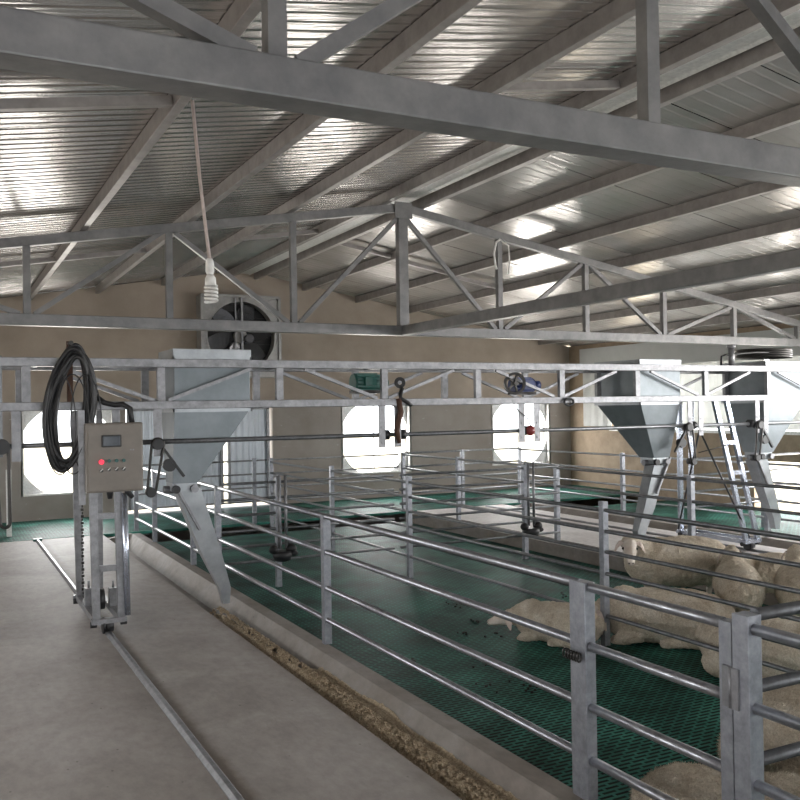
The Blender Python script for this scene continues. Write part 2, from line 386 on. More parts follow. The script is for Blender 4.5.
# door leaves
def leaf(x0, x1):
    m = MB(); n = int((x1 - x0) / .06); front = []
    for k in range(n * 2 + 1):
        x = x0 + (x1 - x0) * k / (2 * n); y = YF + .06 + (.018 if k % 4 < 2 else 0); front.append((x, y))
    m.loft([[(x, y, .06), (x, y, 1.9), (x, YF + .1, 1.9), (x, YF + .1, .06)] for x, y in front]); return m
for k, (a, b) in enumerate(((2.98, 4.74), (4.83, 5.66))):
    d = struct(leaf(a, b).build(f'door_{k+1}', 'doorb'), 'pale blue grey corrugated sheet door leaf')
    f = MB(); f.box(a, a + .05, YF + .02, YF + .06, .06, 1.9); f.box(b - .05, b, YF + .02, YF + .06, .06, 1.9); f.box(a, b, YF + .02, YF + .06, 1.85, 1.9); f.build('door_frame', 'galv', d)

# ------------------------------------------------------------------ roof steel
def truss(y, label, dx=0, vw=.07):
    t = thing('roof_truss', label, 'roof truss', (RX, y, 2.74)); zb = 2.80; xa, xb = XL + .05, XR - .05
    k = .12
    MB().bar((xa, y, zb), (xb, y, zb), .12, .12).build('bottom_chord', 'truss', t, .006)
    for s, xe in ((-1, xa), (1, xb)):
        MB().bar((RX, y, roofz(RX, -.055)), (xe, y, roofz(xe, -.055)), .09, .10).build('top_chord', 'truss', t, .005)
    MB().bar((RX, y, 2.86), (RX, y, RZ - .08), .13, .10).build('king_post', 'truss', t, .005)
    MB().box(RX - .12, RX + .12, y - .07, y - .055, RZ - .2, RZ).build('gusset_plate', 'truss', t)
    for s in (-1, 1):
        vs = [RX + s * 1.45 * i + dx for i in range(1, 6)]
        for i, x in enumerate(vs):
            if XL < x < XR and roofz(x) - .1 > 2.95:
                MB().bar((x, y, 2.86), (x, y, roofz(x, -.10)), vw, vw).build('vertical', 'truss', t)
        e = .07 * s
        segs = [((RX + e, roofz(RX, -.2)), (vs[0] - e, 2.86)), ((vs[0] + e, 2.86), (vs[1] - e, roofz(vs[1], -.10))), ((vs[1] + e, roofz(vs[1], -.10)), (vs[2] - e, 2.86)),
                ((vs[2] + e, 2.86), (vs[3] - e, roofz(vs[3], -.1))), ((vs[3] + e, roofz(vs[3], -.1)), (vs[4] - e, 2.86))]
        for a, b in segs:
            MB().bar((a[0], y, a[1]), (b[0], y, b[1]), .05, .055, (0, 1, 0)).build('diagonal', 'truss', t)
    return t
truss(2.46, 'large galvanised roof truss passing overhead nearest the viewer', .085, .058)
truss(9.8, 'galvanised roof truss beyond the feeder girder, ahead of the gable wall')
m = MB(); m.bar((RX, 2.52, 2.80), (RX, 9.73, 2.80), .10, .12)
tag(m.build('tie_beam', 'truss', None, .006), 'grey square tie beam running from one truss centre to the next under the ridge', 'beam')
ords = ['first', 'second', 'third', 'fourth', 'fifth', 'sixth']
def purlin(x, side, i):
    # light C-section standing on the truss
    m = MB(); z = roofz(x); w = .065; h = .125; s = -1 if side == 'left' else 1
    m.box(x - w / 2, x - w / 2 + .006 if 0 else x + w / 2, YB, YF, z, z + h)
    nm = tag(m.build('purlin', 'purlin', None, .004), f'long galvanised purlin under the {side} roof slope, {ords[i]} one down from the ridge', 'purlin', f'purlins of the {side} roof slope')
for i, x in enumerate((3.65, 2.49, 1.35, .2, -.95, -2.1)): purlin(x, 'left', i)
for i, x in enumerate((6.40, 7.55, 8.67, 9.8, 10.95, 12.1)): purlin(x, 'right', i)
for x, s in ((4.88, 'left'), (5.42, 'right')):
    m = MB(); m.box(x - .04, x + .04, YB, YF, roofz(x), roofz(x) + .125)
    tag(m.build('ridge_purlin', 'purlin', None, .004), f'purlin close beside the ridge, on its {s} side', 'purlin')
m = MB(); m.poly_y([(5.0, 4.445), (5.03, 4.46), (5.26, 4.46), (5.30, 4.445), (5.30, 4.435), (5.26, 4.45), (5.03, 4.45), (5.0, 4.435)], YB, YF)
tag(m.build('ridge_flashing', 'white'), 'pale metal flashing strip running along the roof ridge', 'flashing')
for y, x0, x1, lab in ((5.6, .23, 1.31, 'short strut between purlins on the left slope, near the hanging lamp cord'), (5.45, 3.70, 4.83, 'short strut between the ridge and the next purlin, before the middle of the hall'),
                       (12.0, 1.39, 2.44, 'short strut between left slope purlins beyond the second truss'), (12.0, .24, 1.31, 'short strut beyond the second truss, at the left edge of the picture'), (11.8, 3.70, 4.83, 'short strut beside the ridge beyond the second truss, above the wall fan'),
                       (12.5, 5.47, 6.36, 'short strut just right of the ridge beyond the second truss'), (12.6, 6.45, 7.50, 'short strut in the second bay right of the ridge, far part of the roof'), (12.7, 7.60, 8.62, 'short strut in the third bay right of the ridge, far part of the roof')):
    m = MB(); m.bar((x0, y, roofz(x0, .05)), (x1, y, roofz(x1, .05)), .06, .06)
    tag(m.build('purlin_strut', 'purlin'), lab, 'strut')
MB_w = MB(); MB_w.tube([(4.9, YB + .05, 4.4), (4.9, 5, 4.385), (4.9, YF, 4.4)], .006, 6)
tag(MB_w.build('wire', 'black'), 'thin dark wire running along beside the ridge', 'wire')
m = MB(); m.tube([(6.45, 9.55, 4.0), (6.36, 9.5, 3.95), (6.32, 9.5, 3.8), (6.34, 9.5, 3.66), (6.36, 9.5, 3.60)], .014, 8)
m.tube([(6.45, 9.55, 4.0), (6.55, 9.5, 3.92), (6.56, 9.5, 3.7), (6.54, 9.5, 3.55)], .010, 8)
tag(m.build('rope_loop', 'white'), 'small white loop of rope hanging from the right half of the second truss', 'rope')

# hanging lamp ------------------------------------------------------
t = thing('hanging_lamp', 'spiral energy saving bulb hanging on a long pale cord before the wall fan', 'lamp', (1.52, 5.5, 2.54))
MB().tube([(1.42, 5.5, roofz(1.42) + .02), (1.46, 5.5, 3.3), (1.515, 5.5, 2.80)], .011, 8).build('cord', 'cord', t)
m = MB(); m.tube([(1.515, 5.5, 2.80), (1.516, 5.5, 2.775), (1.517, 5.5, 2.72), (1.518, 5.5, 2.70)], [.018, .026, .028, .02], 16); m.build('socket', 'white', t)
m = MB(); m.tube([(1.518, 5.5, 2.70), (1.519, 5.5, 2.675), (1.52, 5.5, 2.63)], [.02, .034, .036], 16); m.build('ballast', 'white', t)
m = MB(); pts = []
for k in range(100):
    a = k / 99 * 2 * math.pi * 4.5; pts.append((1.523 + .036 * math.cos(a), 5.5 + .036 * math.sin(a), 2.63 - .105 * k / 99))
m.tube(pts, .0095, 8); m.build('spiral_tube', 'white', t)

# wall fan ----------------------------------------------------------
fx, fz, fr = 5.03, 3.23, .66
t = thing('exhaust_fan', 'large square galvanised exhaust fan high on the gable wall', 'fan', (fx, YF - .3, fz - .75))
m = MB()
for (a, b) in (((fx - .75, fz - .75), (fx + .75, fz - .75)), ((fx - .75, fz + .75), (fx + .75, fz + .75)), ((fx - .75, fz - .75), (fx - .75, fz + .75)), ((fx + .75, fz - .75), (fx + .75, fz + .75))):
    m.bar((a[0], YF - .16, a[1]), (b[0], YF - .16, b[1]), .32 if a[1] == b[1] else .05, .05 if a[1] == b[1] else .32)
m.build('housing', 'fanbox', t)
m = MB(); n = 64; y0, y1 = YF - .28, YF - .26; ri = []; ro = []
for k in range(n):
    a = 2 * math.pi * (k + .5) / n; c, s_ = math.cos(a), math.sin(a); sc = .74 / max(abs(c), abs(s_))
    ri.append([m.bm.verts.new((fx + c * fr, y, fz + s_ * fr)) for y in (y0, y1)]); ro.append([m.bm.verts.new((fx + c * sc, y, fz + s_ * sc)) for y in (y0, y1)])
for k in range(n):
    j = (k + 1) % n
    m.bm.faces.new((ri[k][0], ri[j][0], ro[j][0], ro[k][0])); m.bm.faces.new((ri[k][1], ro[k][1], ro[j][1], ri[j][1])); m.bm.faces.new((ri[k][0], ri[k][1], ri[j][1], ri[j][0]))
m.build('front_plate', 'fanbox', t)
MB().ring((fx, YF - .2, fz), (0, 1, 0), fr - .01, fr + .015, .2, 48).build('shroud_ring', 'fanbox', t)
m = MB(); m.box(fx - .72, fx + .72, YF - .04, YF - .01, fz - .72, fz + .72)
for k in range(11): m.bar((fx - .7, YF - .06, fz - .62 + k * .125), (fx + .7, YF - .06, fz - .62 + k * .125), .03, .02)
m.build('back_shutter', 'dark', t)
for k in range(6):
    a = k * math.pi / 3 + .25; m = MB(); d = Vector((math.cos(a), 0, math.sin(a))); p = Vector((-math.sin(a), 0, math.cos(a)))
    secs = []
    for q in range(7):
        r = .12 + .5 * q / 6; w = .07 + .11 * math.sin(q / 6 * 2.4 + .3); tw = .55 - .25 * q / 6; c = Vector((fx, YF - .17, fz)) + d * r
        a1 = p * w * math.cos(tw) + Vector((0, .5, 0)) * w * math.sin(tw)
        nn = a1.cross(d).normalized() * .004
        secs.append([c - a1 - nn, c + a1 - nn, c + a1 + nn, c - a1 + nn])
    m.loft(secs); m.build('fan_blade', 'fanm', t)
MB().cyl((fx, YF - .26, fz), (fx, YF - .08, fz), .12, 28).build('hub', 'fanbox', t)
m = MB(); m.box(fx - .02, fx + .02, YF - .34, YF - .31, fz - .73, fz + .73); m.box(fx - .13, fx - .11, YF - .33, YF - .31, fz - .73, fz + .73); m.build('motor_bracket', 'galv', t)
MB().cyl((fx + .12, YF - .42, fz - .05), (fx + .12, YF - .2, fz - .05), .08, 20).build('fan_motor', 'fanm', t)

# ------------------------------------------------------------------ gantry girder
GB = 8.3
t = thing('gantry_girder', 'long galvanised lattice girder spanning the hall that carries the feed hoppers', 'girder', (4.5, GY, 1.86))
for y, nmy in ((GY, 0), (GB, 1)):
    MB().bar((-1.6, y, 2.252), (12.2, y, 2.252), .07, .072).build('top_chord', 'galv', t, .004)
    MB().bar((-1.6, y, 1.895), (12.2, y, 1.895), .07, .068).build('bottom_chord', 'galv', t, .004)
    for k in range(-1, 11):
        x = .606 + k * 1.062
        MB().bar((x, y, 1.93), (x, y, 2.216), .065, .045).build('vertical', 'galv', t)
    for a in range(0, 6):
        xb = 1.67 + (a - .5 + .5) * 2.105 - 0.0 if a >= 0 else 0
        for sx in (-1, 1):
            MB().bar((xb + sx * .06, y, 1.935), (xb + sx * .80, y, 2.21), .03, .028, (0, 1, 0)).build('diagonal', 'galv', t)
for k in range(-1, 11):
    x = .606 + k * 1.062
    MB().bar((x + .1, GY, 2.252), (x + .1, GB, 2.252), .04, .04).build('cross_bar', 'galv', t)
    MB().bar((x + .1, GY, 1.895), (x + .1, GB, 1.895), .04, .04).build('cross_bar', 'galv', t)
t = thing('drive_shaft', 'long round drive shaft running level below the lattice girder', 'shaft', (4.5, GY, 1.58))
MB().cyl((-1.5, GY + .04, 1.583), (12.0, GY + .04, 1.575), .021, 12).build('shaft', 'darkpipe', t)
for x in (.53, 1.635, 3.76, 3.93, 5.39, 5.585, 7.78, 7.95, 8.9, 9.05):
    m = MB(); m.box(x - .035, x + .035, GY - .012, GY, 1.46, 1.90)
    for z in (1.51, 1.66): m.cyl((x, GY - .02, z), (x, GY + .01, z), .012, 8)
    m.build('hanger_plate', 'galv', t)
for x in (1.48, 3.82, 4.0, 5.47, 7.86, 8.83, 9.0):
    MB().cyl((x - .03, GY + .04, 1.58), (x + .03, GY + .04, 1.58), .05, 14).build('bearing', 'black', t)

def chain_loop(p0, p1, r0, r1, parent, name='chain', plane='x', rad=.012):
    # belt round two pulleys in the plane facing the viewer (xz)
    p0, p1 = Vector(p0), Vector(p1); d = (p1 - p0).normalized(); a0 = math.atan2(d.z, d.x); pts = []
    for k in range(9): a = a0 + math.pi / 2 + math.pi * k / 8; pts.append(p0 + Vector((math.cos(a), 0, math.sin(a))) * r0)
    for k in range(9): a = a0 - math.pi / 2 + math.pi * k / 8; pts.append(p1 + Vector((math.cos(a), 0, math.sin(a))) * r1)
    MB().tube(pts, rad, 6, closed=True).build(name, 'chain', parent)

# hoppers -----------------------------------------------------------
def hopper(x0, x1, y0, y1, ox0, ox1, oy0, oy1, zt, label, chute, sgn):
    t = thing('feed_hopper', label, 'feed hopper', ((x0 + x1) / 2, (y0 + y1) / 2, 1.15))
    zb, zo = 1.85, 1.21
    def q(a, b, c, d, z): return [(a, c, z), (b, c, z), (b, d, z), (a, d, z)]
    MB().loft([q(x0, x1, y0, y1, zt), q(x0, x1, y0, y1, zb), q(ox0, ox1, oy0, oy1, zo)]).build('bin', 'hop', t, .004)
    m = MB(); m.loft([q(x0 - .012, x1 + .012, y0 - .012, y1 + .012, zt - .015), q(x0 - .012, x1 + .012, y0 - .012, y1 + .012, zt + .055)]); m.build('lid', 'chute', t, .004)
    for z in (zt - .03, zb):
        m = MB()
        m.box(x0 - .015, x0, y0 - .015, y1 + .015, z - .02, z + .02); m.box(x1, x1 + .015, y0 - .015, y1 + .015, z - .02, z + .02)
        m.box(x0 - .015, x1 + .015, y0 - .015, y0, z - .02, z + .02)
        m.build('rim', 'chute', t)
    cx, cy = (ox0 + ox1) / 2, (oy0 + oy1) / 2
    m = MB(); m.box(ox0, ox1, oy0 + .02, oy1 - .02, zo - .07, zo); m.build('outlet', 'chute', t)
    for k in (-1, 1): MB().cyl((cx + k * .08, oy0 - .02, zo - .05), (cx + k * .08, oy0 + .03, zo - .05), .035, 14).build('clamp_bolt', 'black' if k < 0 else 'galv', t)
    MB().cyl((ox0 - .05, cy, zo - .06), (ox1 + .05, cy, zo - .06), .035, 14).build('metering_roller', 'darkpipe', t)
    (ax, az), (bx, bz), w0, w1 = chute
    m = MB(); d = .16
    secs = []
    for (x, z, w, yy) in ((ax, az, w0, d), (ax + (bx - ax) * .6, az + (bz - az) * .55, w0 * .8, d * .85), (bx - sgn * .01, bz + .14, w1, d * .6), (bx, bz, w1 * .55, d * .5)):
        secs.append([(x - w / 2, cy - yy / 2, z), (x + w / 2, cy - yy / 2, z), (x + w / 2, cy + yy / 2, z), (x - w / 2, cy + yy / 2, z)])
    m.loft(secs); m.build('chute', 'chute', t)
    MB().bar((ax - sgn * .13, cy - .1, zo), (ax + sgn * .09, cy - .1, zo - .42), .035, .02).build('chute_brace', 'galv', t)
    return t, cx, cy
h1 = hopper(1.80, 2.48, GY + .08, GY + .62, 1.78, 2.0, GY + .1, GY + .36, 2.33, 'grey sheet metal feed hopper just right of the control box, above the left trough', ((1.93, 1.15), (2.27, .10), .22, .10), 1)
h2 = hopper(7.10, 7.72, GY + .08, GY + .85, 7.36, 7.60, GY + .15, GY + .40, 2.30, 'grey green feed hopper on the near side of the second aisle, seen on two faces', ((7.50, 1.12), (7.22, .22), .20, .13), -1)
h3 = hopper(9.14, 9.85, GY + .06, GY + .75, 9.06, 9.30, GY + .1, GY + .36, 2.30, 'feed hopper cut off by the right edge of the picture', ((9.14, 1.12), (9.46, .22), .22, .13), 1)
for (t, cx, cy), sg in ((h1, -1), (h2, 1), (h3, -1)):
    x = cx + sg * .26
    chain_loop((x, GY - .03, 1.56), (x + sg * .06, GY - .03, 1.16), .05, .035, t)
    MB().cyl((x, GY - .05, 1.56), (x, GY + .05, 1.56), .045, 14).build('sprocket', 'black', t)
    MB().cyl((x + sg * .06, GY - .05, 1.16), (x + sg * .06, GY + .05, 1.16), .04, 14).build('sprocket', 'black', t)
    MB().bar((x - sg * .03, GY - .02, 1.55), (cx + sg * .04, GY - .02, 1.28), .03, .02).build('tension_arm', 'black', t)
    MB().cyl((cx + sg * .16, GY - .03, 1.38), (cx + sg * .16, GY + .03, 1.38), .055, 14).build('idler_wheel', 'black', t)

# second aisle: round pipe and hose above the girder
m = MB(); m.cyl((8.48, GY, 2.29), (8.48, GY, 2.50), .035, 14); m.cyl((8.48, GY, 2.50), (8.48, GY, 2.54), .05, 14)
tag(m.build('standpipe', 'galv'), 'short capped upright pipe on top of the girder over the second aisle', 'pipe')
m = MB(); m.tube([(8.36, GY + .05, 2.29), (8.37, GY + .05, 2.40), (8.45, GY + .06, 2.42), (9.0, GY + .1, 2.46), (9.6, GY + .1, 2.47)], .013, 8)
tag(m.build('hose', 'black'), 'black hose lying above the right end of the girder', 'hose')
m = MB()
for k in range(4):
    m.tube([(9.45 + .38 * math.cos(a), GY + .35 + .3 * math.sin(a), 2.42 + .028 * k) for a in [2 * math.pi * j / 28 for j in range(28)]], .016, 6, closed=True)
tag(m.build('hose_coil', 'chain'), 'dark coil of hose lying on top of the hopper at the right edge', 'hose')

# aisle leg frames --------------------------------------------------
def legframe(xc, label, near, far, lean, mat):
    t = thing('gantry_leg_frame', label, 'support frame', (xc, (near + far) / 2, 0))
    zt = 1.86
    for dx in (-.10, .10):
        MB().bar((xc + dx - .02, near + lean, zt), (xc + dx, near, .14), .062, .045, (0, 1, 0)).build('leg', mat, t, .003)
    MB().bar((xc - .12, far - lean, zt), (xc - .08, far, .14), .065, .05, (0, 1, 0)).build('leg', mat, t, .003)
    MB().bar((xc + .10, far - lean, zt), (xc + .10, far, .14), .05, .05, (0, 1, 0)).build('leg', mat, t, .003)
    for z in (.55, .98, 1.35):
        f = (z - .14) / (zt - .14)
        MB().bar((xc - .10, near + lean * f, z), (xc + .10, near + lean * f, z), .04, .05).build('rung', mat, t)
    for dx in (-.10, .10): MB().bar((xc + dx, near - .02, .12), (xc + dx, far + .02, .12), .045, .05).build('base_beam', mat, t)
    for y in (near, far): MB().bar((xc - .14, y, .12), (xc + .14, y, .12), .06, .04).build('cross_plate', mat, t)
    for y in (near + .03, far - .03):
        w = MB(); w.cyl((xc - .035, y, .075), (xc + .035, y, .075), .055, 20); w.cyl((xc - .05, y, .075), (xc - .035, y, .075), .068, 20); w.build('wheel', 'black', t)
        for dx in (-.12, .12): MB().cyl((xc + dx - .025, y, .09), (xc + dx + .025, y, .09), .026, 12).build('axle_nut', 'black', t)
    return t
lf = legframe(1.22, 'grey steel wheeled leg frame under the control box, standing on the floor rail', GY, 8.75, .05, 'galv')
m = MB()
for k in range(52):
    z = .2 + k * .03; m.box(1.128 - (.012 if k % 2 else .006), 1.128 + (.012 if k % 2 else .006), 8.45, 8.46 + .012, z, z + .024)
m.build('drive_chain', 'chain', lf)
for x, y in ((1.14, 8.2), (1.33, 8.1)):
    m = MB(); m.box(x - .035, x + .035, y - .04, y + .04, .14, .30); m.cyl((x, y, .30), (x, y, .36), .01, 8); m.build('gear_housing', 'galv', lf)
MB().cyl((1.18, 8.15, .2), (1.26, 8.15, .2), .09, 20).build('sprocket', 'black', lf)
MB().cyl((1.36, GY - .06, .16), (1.345, GY - .06, 1.17), .024, 14).build('cylinder_rod', 'alu', lf)
lf2 = legframe(8.9, 'shiny steel wheeled leg frame standing on the second aisle between two hoppers', 7.75, 8.85, .05, 'alu')
# its near pair leans inwards
for o in list(lf2.children):
    if o.name.startswith(('leg', 'rung')):
        for v in o.data.vertices:
            if v.co.y < 8.25: v.co.x -= (v.co.z - .14) / 1.72 * .42
for y0, y1 in ((7.75, 7.75), (7.75, 8.8)):
    x1 = 8.86 if y1 < 8 else 8.72
    MB().cyl((8.02, 7.72, 1.52), (x1, y1, .17), .012, 8).build('brace_rod', 'black', lf2)
MB().cyl((8.02, 7.74, 1.25), (8.55, 7.74, 1.33), .006, 6).build('brace_rod', 'black', lf2)
m = MB(); m.tube([(8.95, 8.0, .2), (8.93, 8.2, .26), (8.96, 8.5, .2), (8.9, 8.7, .22)], .014, 8); m.build('cable', 'black', lf2)

for x, lab in ((1.222, 'steel guide rail laid along the left aisle floor under the wheeled frame'), (8.9, 'steel guide rail along the second aisle floor')):
    m = MB(); m.loft([[(x - .03, y, 0), (x + .03, y, 0), (x + .03, y, .008), (x + .012, y, .026), (x - .012, y, .026), (x - .03, y, .008)] for y in (YB + .3, 13.75)])
    tag(m.build('guide_rail', 'galv'), lab, 'rail')
    if x < 2:
        m = MB(); m.box(x - .06, x + .06, 13.75, 13.85, 0, .03); tag(m.build('rail_stop', 'greenm'), 'small green end stop at the far end of the left floor rail', 'rail stop')

# control box -------------------------------------------------------
t = thing('control_box', 'beige control cabinet with small screen, red lamp and buttons on the left frame', 'control box', (1.25, GY - .16, 1.18))
bx0, bx1, by, bz0, bz1 = 1.02, 1.46, GY - .28, 1.20, 1.755
MB().box(bx0, bx1, by + .015, by + .20, bz0, bz1).build('enclosure', 'box', t, .008)
MB().box(bx0 + .012, bx1 - .012, by, by + .015, bz0 + .012, bz1 - .012).build('door', 'box', t, .004)
m = MB(); m.box(1.145, 1.275, by - .012, by, 1.57, 1.65); o = m.build('screen', 'screen', t, .003)
f = MB()
for a, b in (((1.14, 1.565), (1.28, 1.565)), ((1.14, 1.655), (1.28, 1.655)), ((1.14, 1.565), (1.14, 1.655)), ((1.28, 1.565), (1.28, 1.655))): f.bar((a[0], by - .006, a[1]), (b[0], by - .006, b[1]), .012, .008)
f.build('screen_bezel', 'dark', o)
for i, x in enumerate((1.13, 1.188, 1.246, 1.302)):
    r = .02 if i == 0 else .014; z = 1.445 if i == 0 else 1.452
    m = MB(); m.cyl((x, by - .02, z), (x, by, z), r, 20); m.build('indicator_lamp' if i == 0 else 'push_button', 'red' if i == 0 else 'green', t)
    m = MB(); m.cyl((x, by - .014, z - .07), (x, by, z - .07), .013, 16); o = m.build('rotary_switch', 'black', t)
    m = MB(); m.bar((x - .012, by - .022, z - .062 - .012), (x + .009, by - .022, z - .062 + .008), .008, .006); m.build('switch_lever', 'white', o)
m = MB(); m.cyl((1.36, by - .006, 1.535), (1.36, by, 1.535), .006, 8); m.cyl((1.38, by - .006, 1.535), (1.38, by, 1.535), .006, 8); m.build('door_lock', 'galv', t)
for x, dx in ((1.21, 0), (1.35, .04)):
    m = MB(); m.tube([(x, by + .1, 1.21), (x, by + .1, 1.185), (x + dx, by + .1, 1.14)], [.03, .026, .018], 12); m.build('cable_gland', 'black', t)
MB().bar((1.0, by + .14, 1.86), (1.0, by + .14, 1.1), .05, .04).build('mounting_rail', 'galv', t)
m = MB(); m.tube([(1.12, GY - .06, 1.98), (1.19, GY - .08, 1.92), (1.27, GY - .1, 1.90), (1.33, GY - .12, 1.905), (1.385, GY - .14, 1.87), (1.395, GY - .16, 1.74)], .022, 10)
tag(m.build('conduit', 'black'), 'fat black flexible conduit curving down into the top of the control box', 'cable')
# cable coil --------------------------------------------------------
t = thing('cable_coil', 'thick black coil of cable hung on the girder left of the control box', 'cable', (.93, GY - .06, 2.4))
rr = random.Random(3)
m = MB()
for k in range(9):
    rx = .135 + rr.uniform(-.03, .03); rz = .47 + rr.uniform(-.05, .03); ox = rr.uniform(-.02, .02); oz = rr.uniform(-.01, .03); oy = rr.uniform(-.04, .03); pts = []
    for j in range(44):
        a = 2 * math.pi * j / 44; sq = 1 + .10 * math.cos(2 * a)
        pts.append((0.92 + ox + rx * math.cos(a) * sq + .05 * math.sin(a), GY - .10 + oy + .02 * math.sin(a * 3 + k), 1.87 + oz + rz * math.sin(a)))
    m.tube(pts, .017, 8, closed=True)
m.build('loops', 'black', t)
m = MB()
for k in range(3):
    m.tube([(.84 + .1 * k + .12 * math.cos(a), GY - .14, 1.75 + .40 * math.sin(a)) for a in [2 * math.pi * j / 36 for j in range(36)]], .005, 6, closed=True)
m.build('thin_wires', 'black', t)
MB().bar((.93, GY - .045, 1.93), (.93, GY - .045, 2.42), .045, .03).build('hanging_post', 'rust', t)
MB().cyl((.93, GY - .16, 2.40), (.93, GY - .02, 2.40), .018, 10).build('hook', 'chain', t)
# left edge upright
t = thing('chain_hoist', 'dark chain drive hanging at the left edge of the picture', 'chain drive', (.42, GY, 1.2))
chain_loop((.42, GY - .02, 1.58), (.44, GY - .02, .98), .05, .035, t, rad=.014)
MB().cyl((.42, GY - .06, 1.58), (.42, GY + .03, 1.58), .06, 14).build('sprocket', 'black', t)
MB().bar((.40, GY, 1.5), (.40, GY, 2.3), .06, .04).build('hanger', 'darkpipe', t)
m = MB(); m.box(.86, .93, 14.5, 14.57, 0, 1.0); tag(m.build('stake', 'white'), 'pale upright stake on the green slats by the left edge', 'post')

# motors ------------------------------------------------------------
def motor(x, z, mat, L, R, label, wheelside):
    t = thing('drive_motor', label, 'motor', (x, GY + .2, z - R)); y = GY + .22
    m = MB(); m.cyl((x - L / 2, y, z), (x + L / 2, y, z), R, 24)
    for k in range(14):
        a = 2 * math.pi * k / 14; m.bar((x - L * .42, y + math.cos(a) * R, z + math.sin(a) * R), (x + L * .42, y + math.cos(a) * R, z + math.sin(a) * R), .012, .02)
    m.build('motor_body', mat, t)
    MB().box(x - .06, x + .06, y - R - .05, y - R + .02, z - .03, z + .05).build('terminal_box', mat, t)
    MB().cyl((x + wheelside * L / 2, y, z), (x + wheelside * (L / 2 + .09), y, z), .05, 14).build('gearbox', mat, t)
    MB().box(x - L / 2, x + L / 2, y - .08, y + .08, z - R - .02, z - R + .01).build('foot', 'chain', t)
    return t
t = motor(3.70, 2.09, 'greenm', .28, .085, 'dark green motor mounted inside the girder near its middle', 1)
m = MB(); m.ring((3.99, GY + .05, 2.085), (.5, 1, 0), .02, .055, .04, 24); m.build('pulley', 'black', t)
m = MB(); m.tube([(3.99, GY, 2.03), (3.96, GY - .02, 1.97), (3.95, GY - .04, 1.93), (4.02, GY - .05, 1.89), (4.06, GY - .05, 1.86)], .02, 8); m.build('cable', 'black', t)
m = MB(); m.tube([(3.93, GY - .03, 1.93), (3.95, GY - .04, 1.8), (3.90, GY - .04, 1.62), (3.93, GY - .04, 1.5)], [.03, .028, .03, .02], 8); m.build('drive_belt', 'rust', t)
t = motor(5.56, 2.06, 'bluem', .26, .08, 'blue motor inside the girder with a spoked belt wheel', 1)
m = MB(); m.ring((5.30, GY - .02, 2.075), (.35, 1, 0), .09, .115, .035, 32)
for k in range(5):
    a = 2 * math.pi * k / 5; m.bar((5.30, GY - .02, 2.075), (5.30 + .09 * math.cos(a), GY - .02, 2.075 + .09 * math.sin(a)), .02, .02, (0, 1, 0))
m.cyl((5.30, GY - .05, 2.075), (5.30, GY + .02, 2.075), .025, 14)
m.build('belt_wheel', 'chain', t)
m = MB(); m.tube([(5.97 + .06 * math.cos(a), GY - .06, 1.875 + .035 * math.sin(a)) for a in [2 * math.pi * j / 24 for j in range(24)]], .013, 8, closed=True); m.build('belt_loop', 'black', t)
m = MB(); m.ell((5.50, GY, 1.58), (.055, .05, .055)); m.build('coupling', 'redp', t)
m = MB(); m.tube([(5.25, GY - .03, 1.9), (5.32, GY - .03, 1.8), (5.44, GY - .03, 1.72), (5.5, GY - .03, 1.6)], .006, 6); m.build('cord', 'chain', t)

# ------------------------------------------------------------------ fences
Z4 = (1.02, .75, .475, .235)
Z6 = (.99, .82, .655, .48, .31, .14)
def fence(name, label, axis, c, u0, u1, posts, zs, r, mat='pipe', pw=.06, zb=0.05, ztop=1.06, pmat='post', cat='fence', wide=None, group=None):
    def P(u, z, o=0): return (c + o, u, z) if axis == 'y' else (u, c + o, z)
    t = thing(name, label, cat, P((u0 + u1) / 2, zb), group)
    for z in zs:
        MB().cyl(P(u0, z), P(u1, z), r, 14).build('rail', mat, t)
    for u in posts:
        w = wide.get(u, pw) if wide else pw
        m = MB()
        if axis == 'y': m.box(c - pw / 2, c + pw / 2, u - w / 2, u + w / 2, zb, ztop)
        else: m.box(u - w / 2, u + w / 2, c - pw / 2, c + pw / 2, zb, ztop)
        m.build('post', pmat, t, .003)
    return t
t = fence('pen_fence', 'round-rail steel fence on the kerb along the left feed trough', 'y', 2.6, 3.24, 13.75, [3.23, 6.28, 9.25, 10.3, 12.4, 13.7], Z4, .0215, wide={3.23: .11}, ztop=1.035)
m = MB()
for k in range(6): m.tube([(2.545 + .012 * math.cos(a) , 3.19 + .02 * k, .70 + .02 * math.sin(a)) for a in [2 * math.pi * j / 10 for j in range(10)]], .005, 5, closed=True)
m.build('latch_chain', 'chain', t)
# gate
t = thing('pen_gate', 'near pen gate of four round rails with a flat hinged upright', 'gate', (2.6, 2.9, .1))
for z in Z4: MB().cyl((2.6, 3.17, z - .005), (2.6, 2.40, z - .005), .0215, 14).build('rail', 'pipe', t)
MB().box(2.575, 2.625, 2.345, 2.405, .1, 1.03).build('upright', 'post', t, .003)
m = MB(); m.box(2.562, 2.575, 2.35, 2.38, .72, .87); m.box(2.555, 2.575, 2.30, 2.33, .72, .87); m.cyl((2.562, 2.34, .72), (2.562, 2.34, .87), .009, 10); m.build('hinge', 'galv', t)
fence('pen_fence', 'corner fence run nearest the viewer, continuing from the gate post', 'y', 2.6, -2.0, 2.295, [2.295], (1.02, .735, .46, .22), .0215, wide={2.295: .075}, ztop=1.07, pw=.07)
fence('pen_fence', 'fat round-rail cross fence starting at the gate post and running right', 'x', 2.31, 2.66, 4.72, [], (1.055, .79, .52, .27), .024, 'darkpipe')
fence('pen_fence', 'six-rail dividing fence between the pens in the middle of the slatted floor', 'y', 4.74, -1.0, 13.75, [2.4, 5.6, 8.95, 11.2, 13.7], Z6, .016, 'darkpipe', pw=.055, zb=-.1)
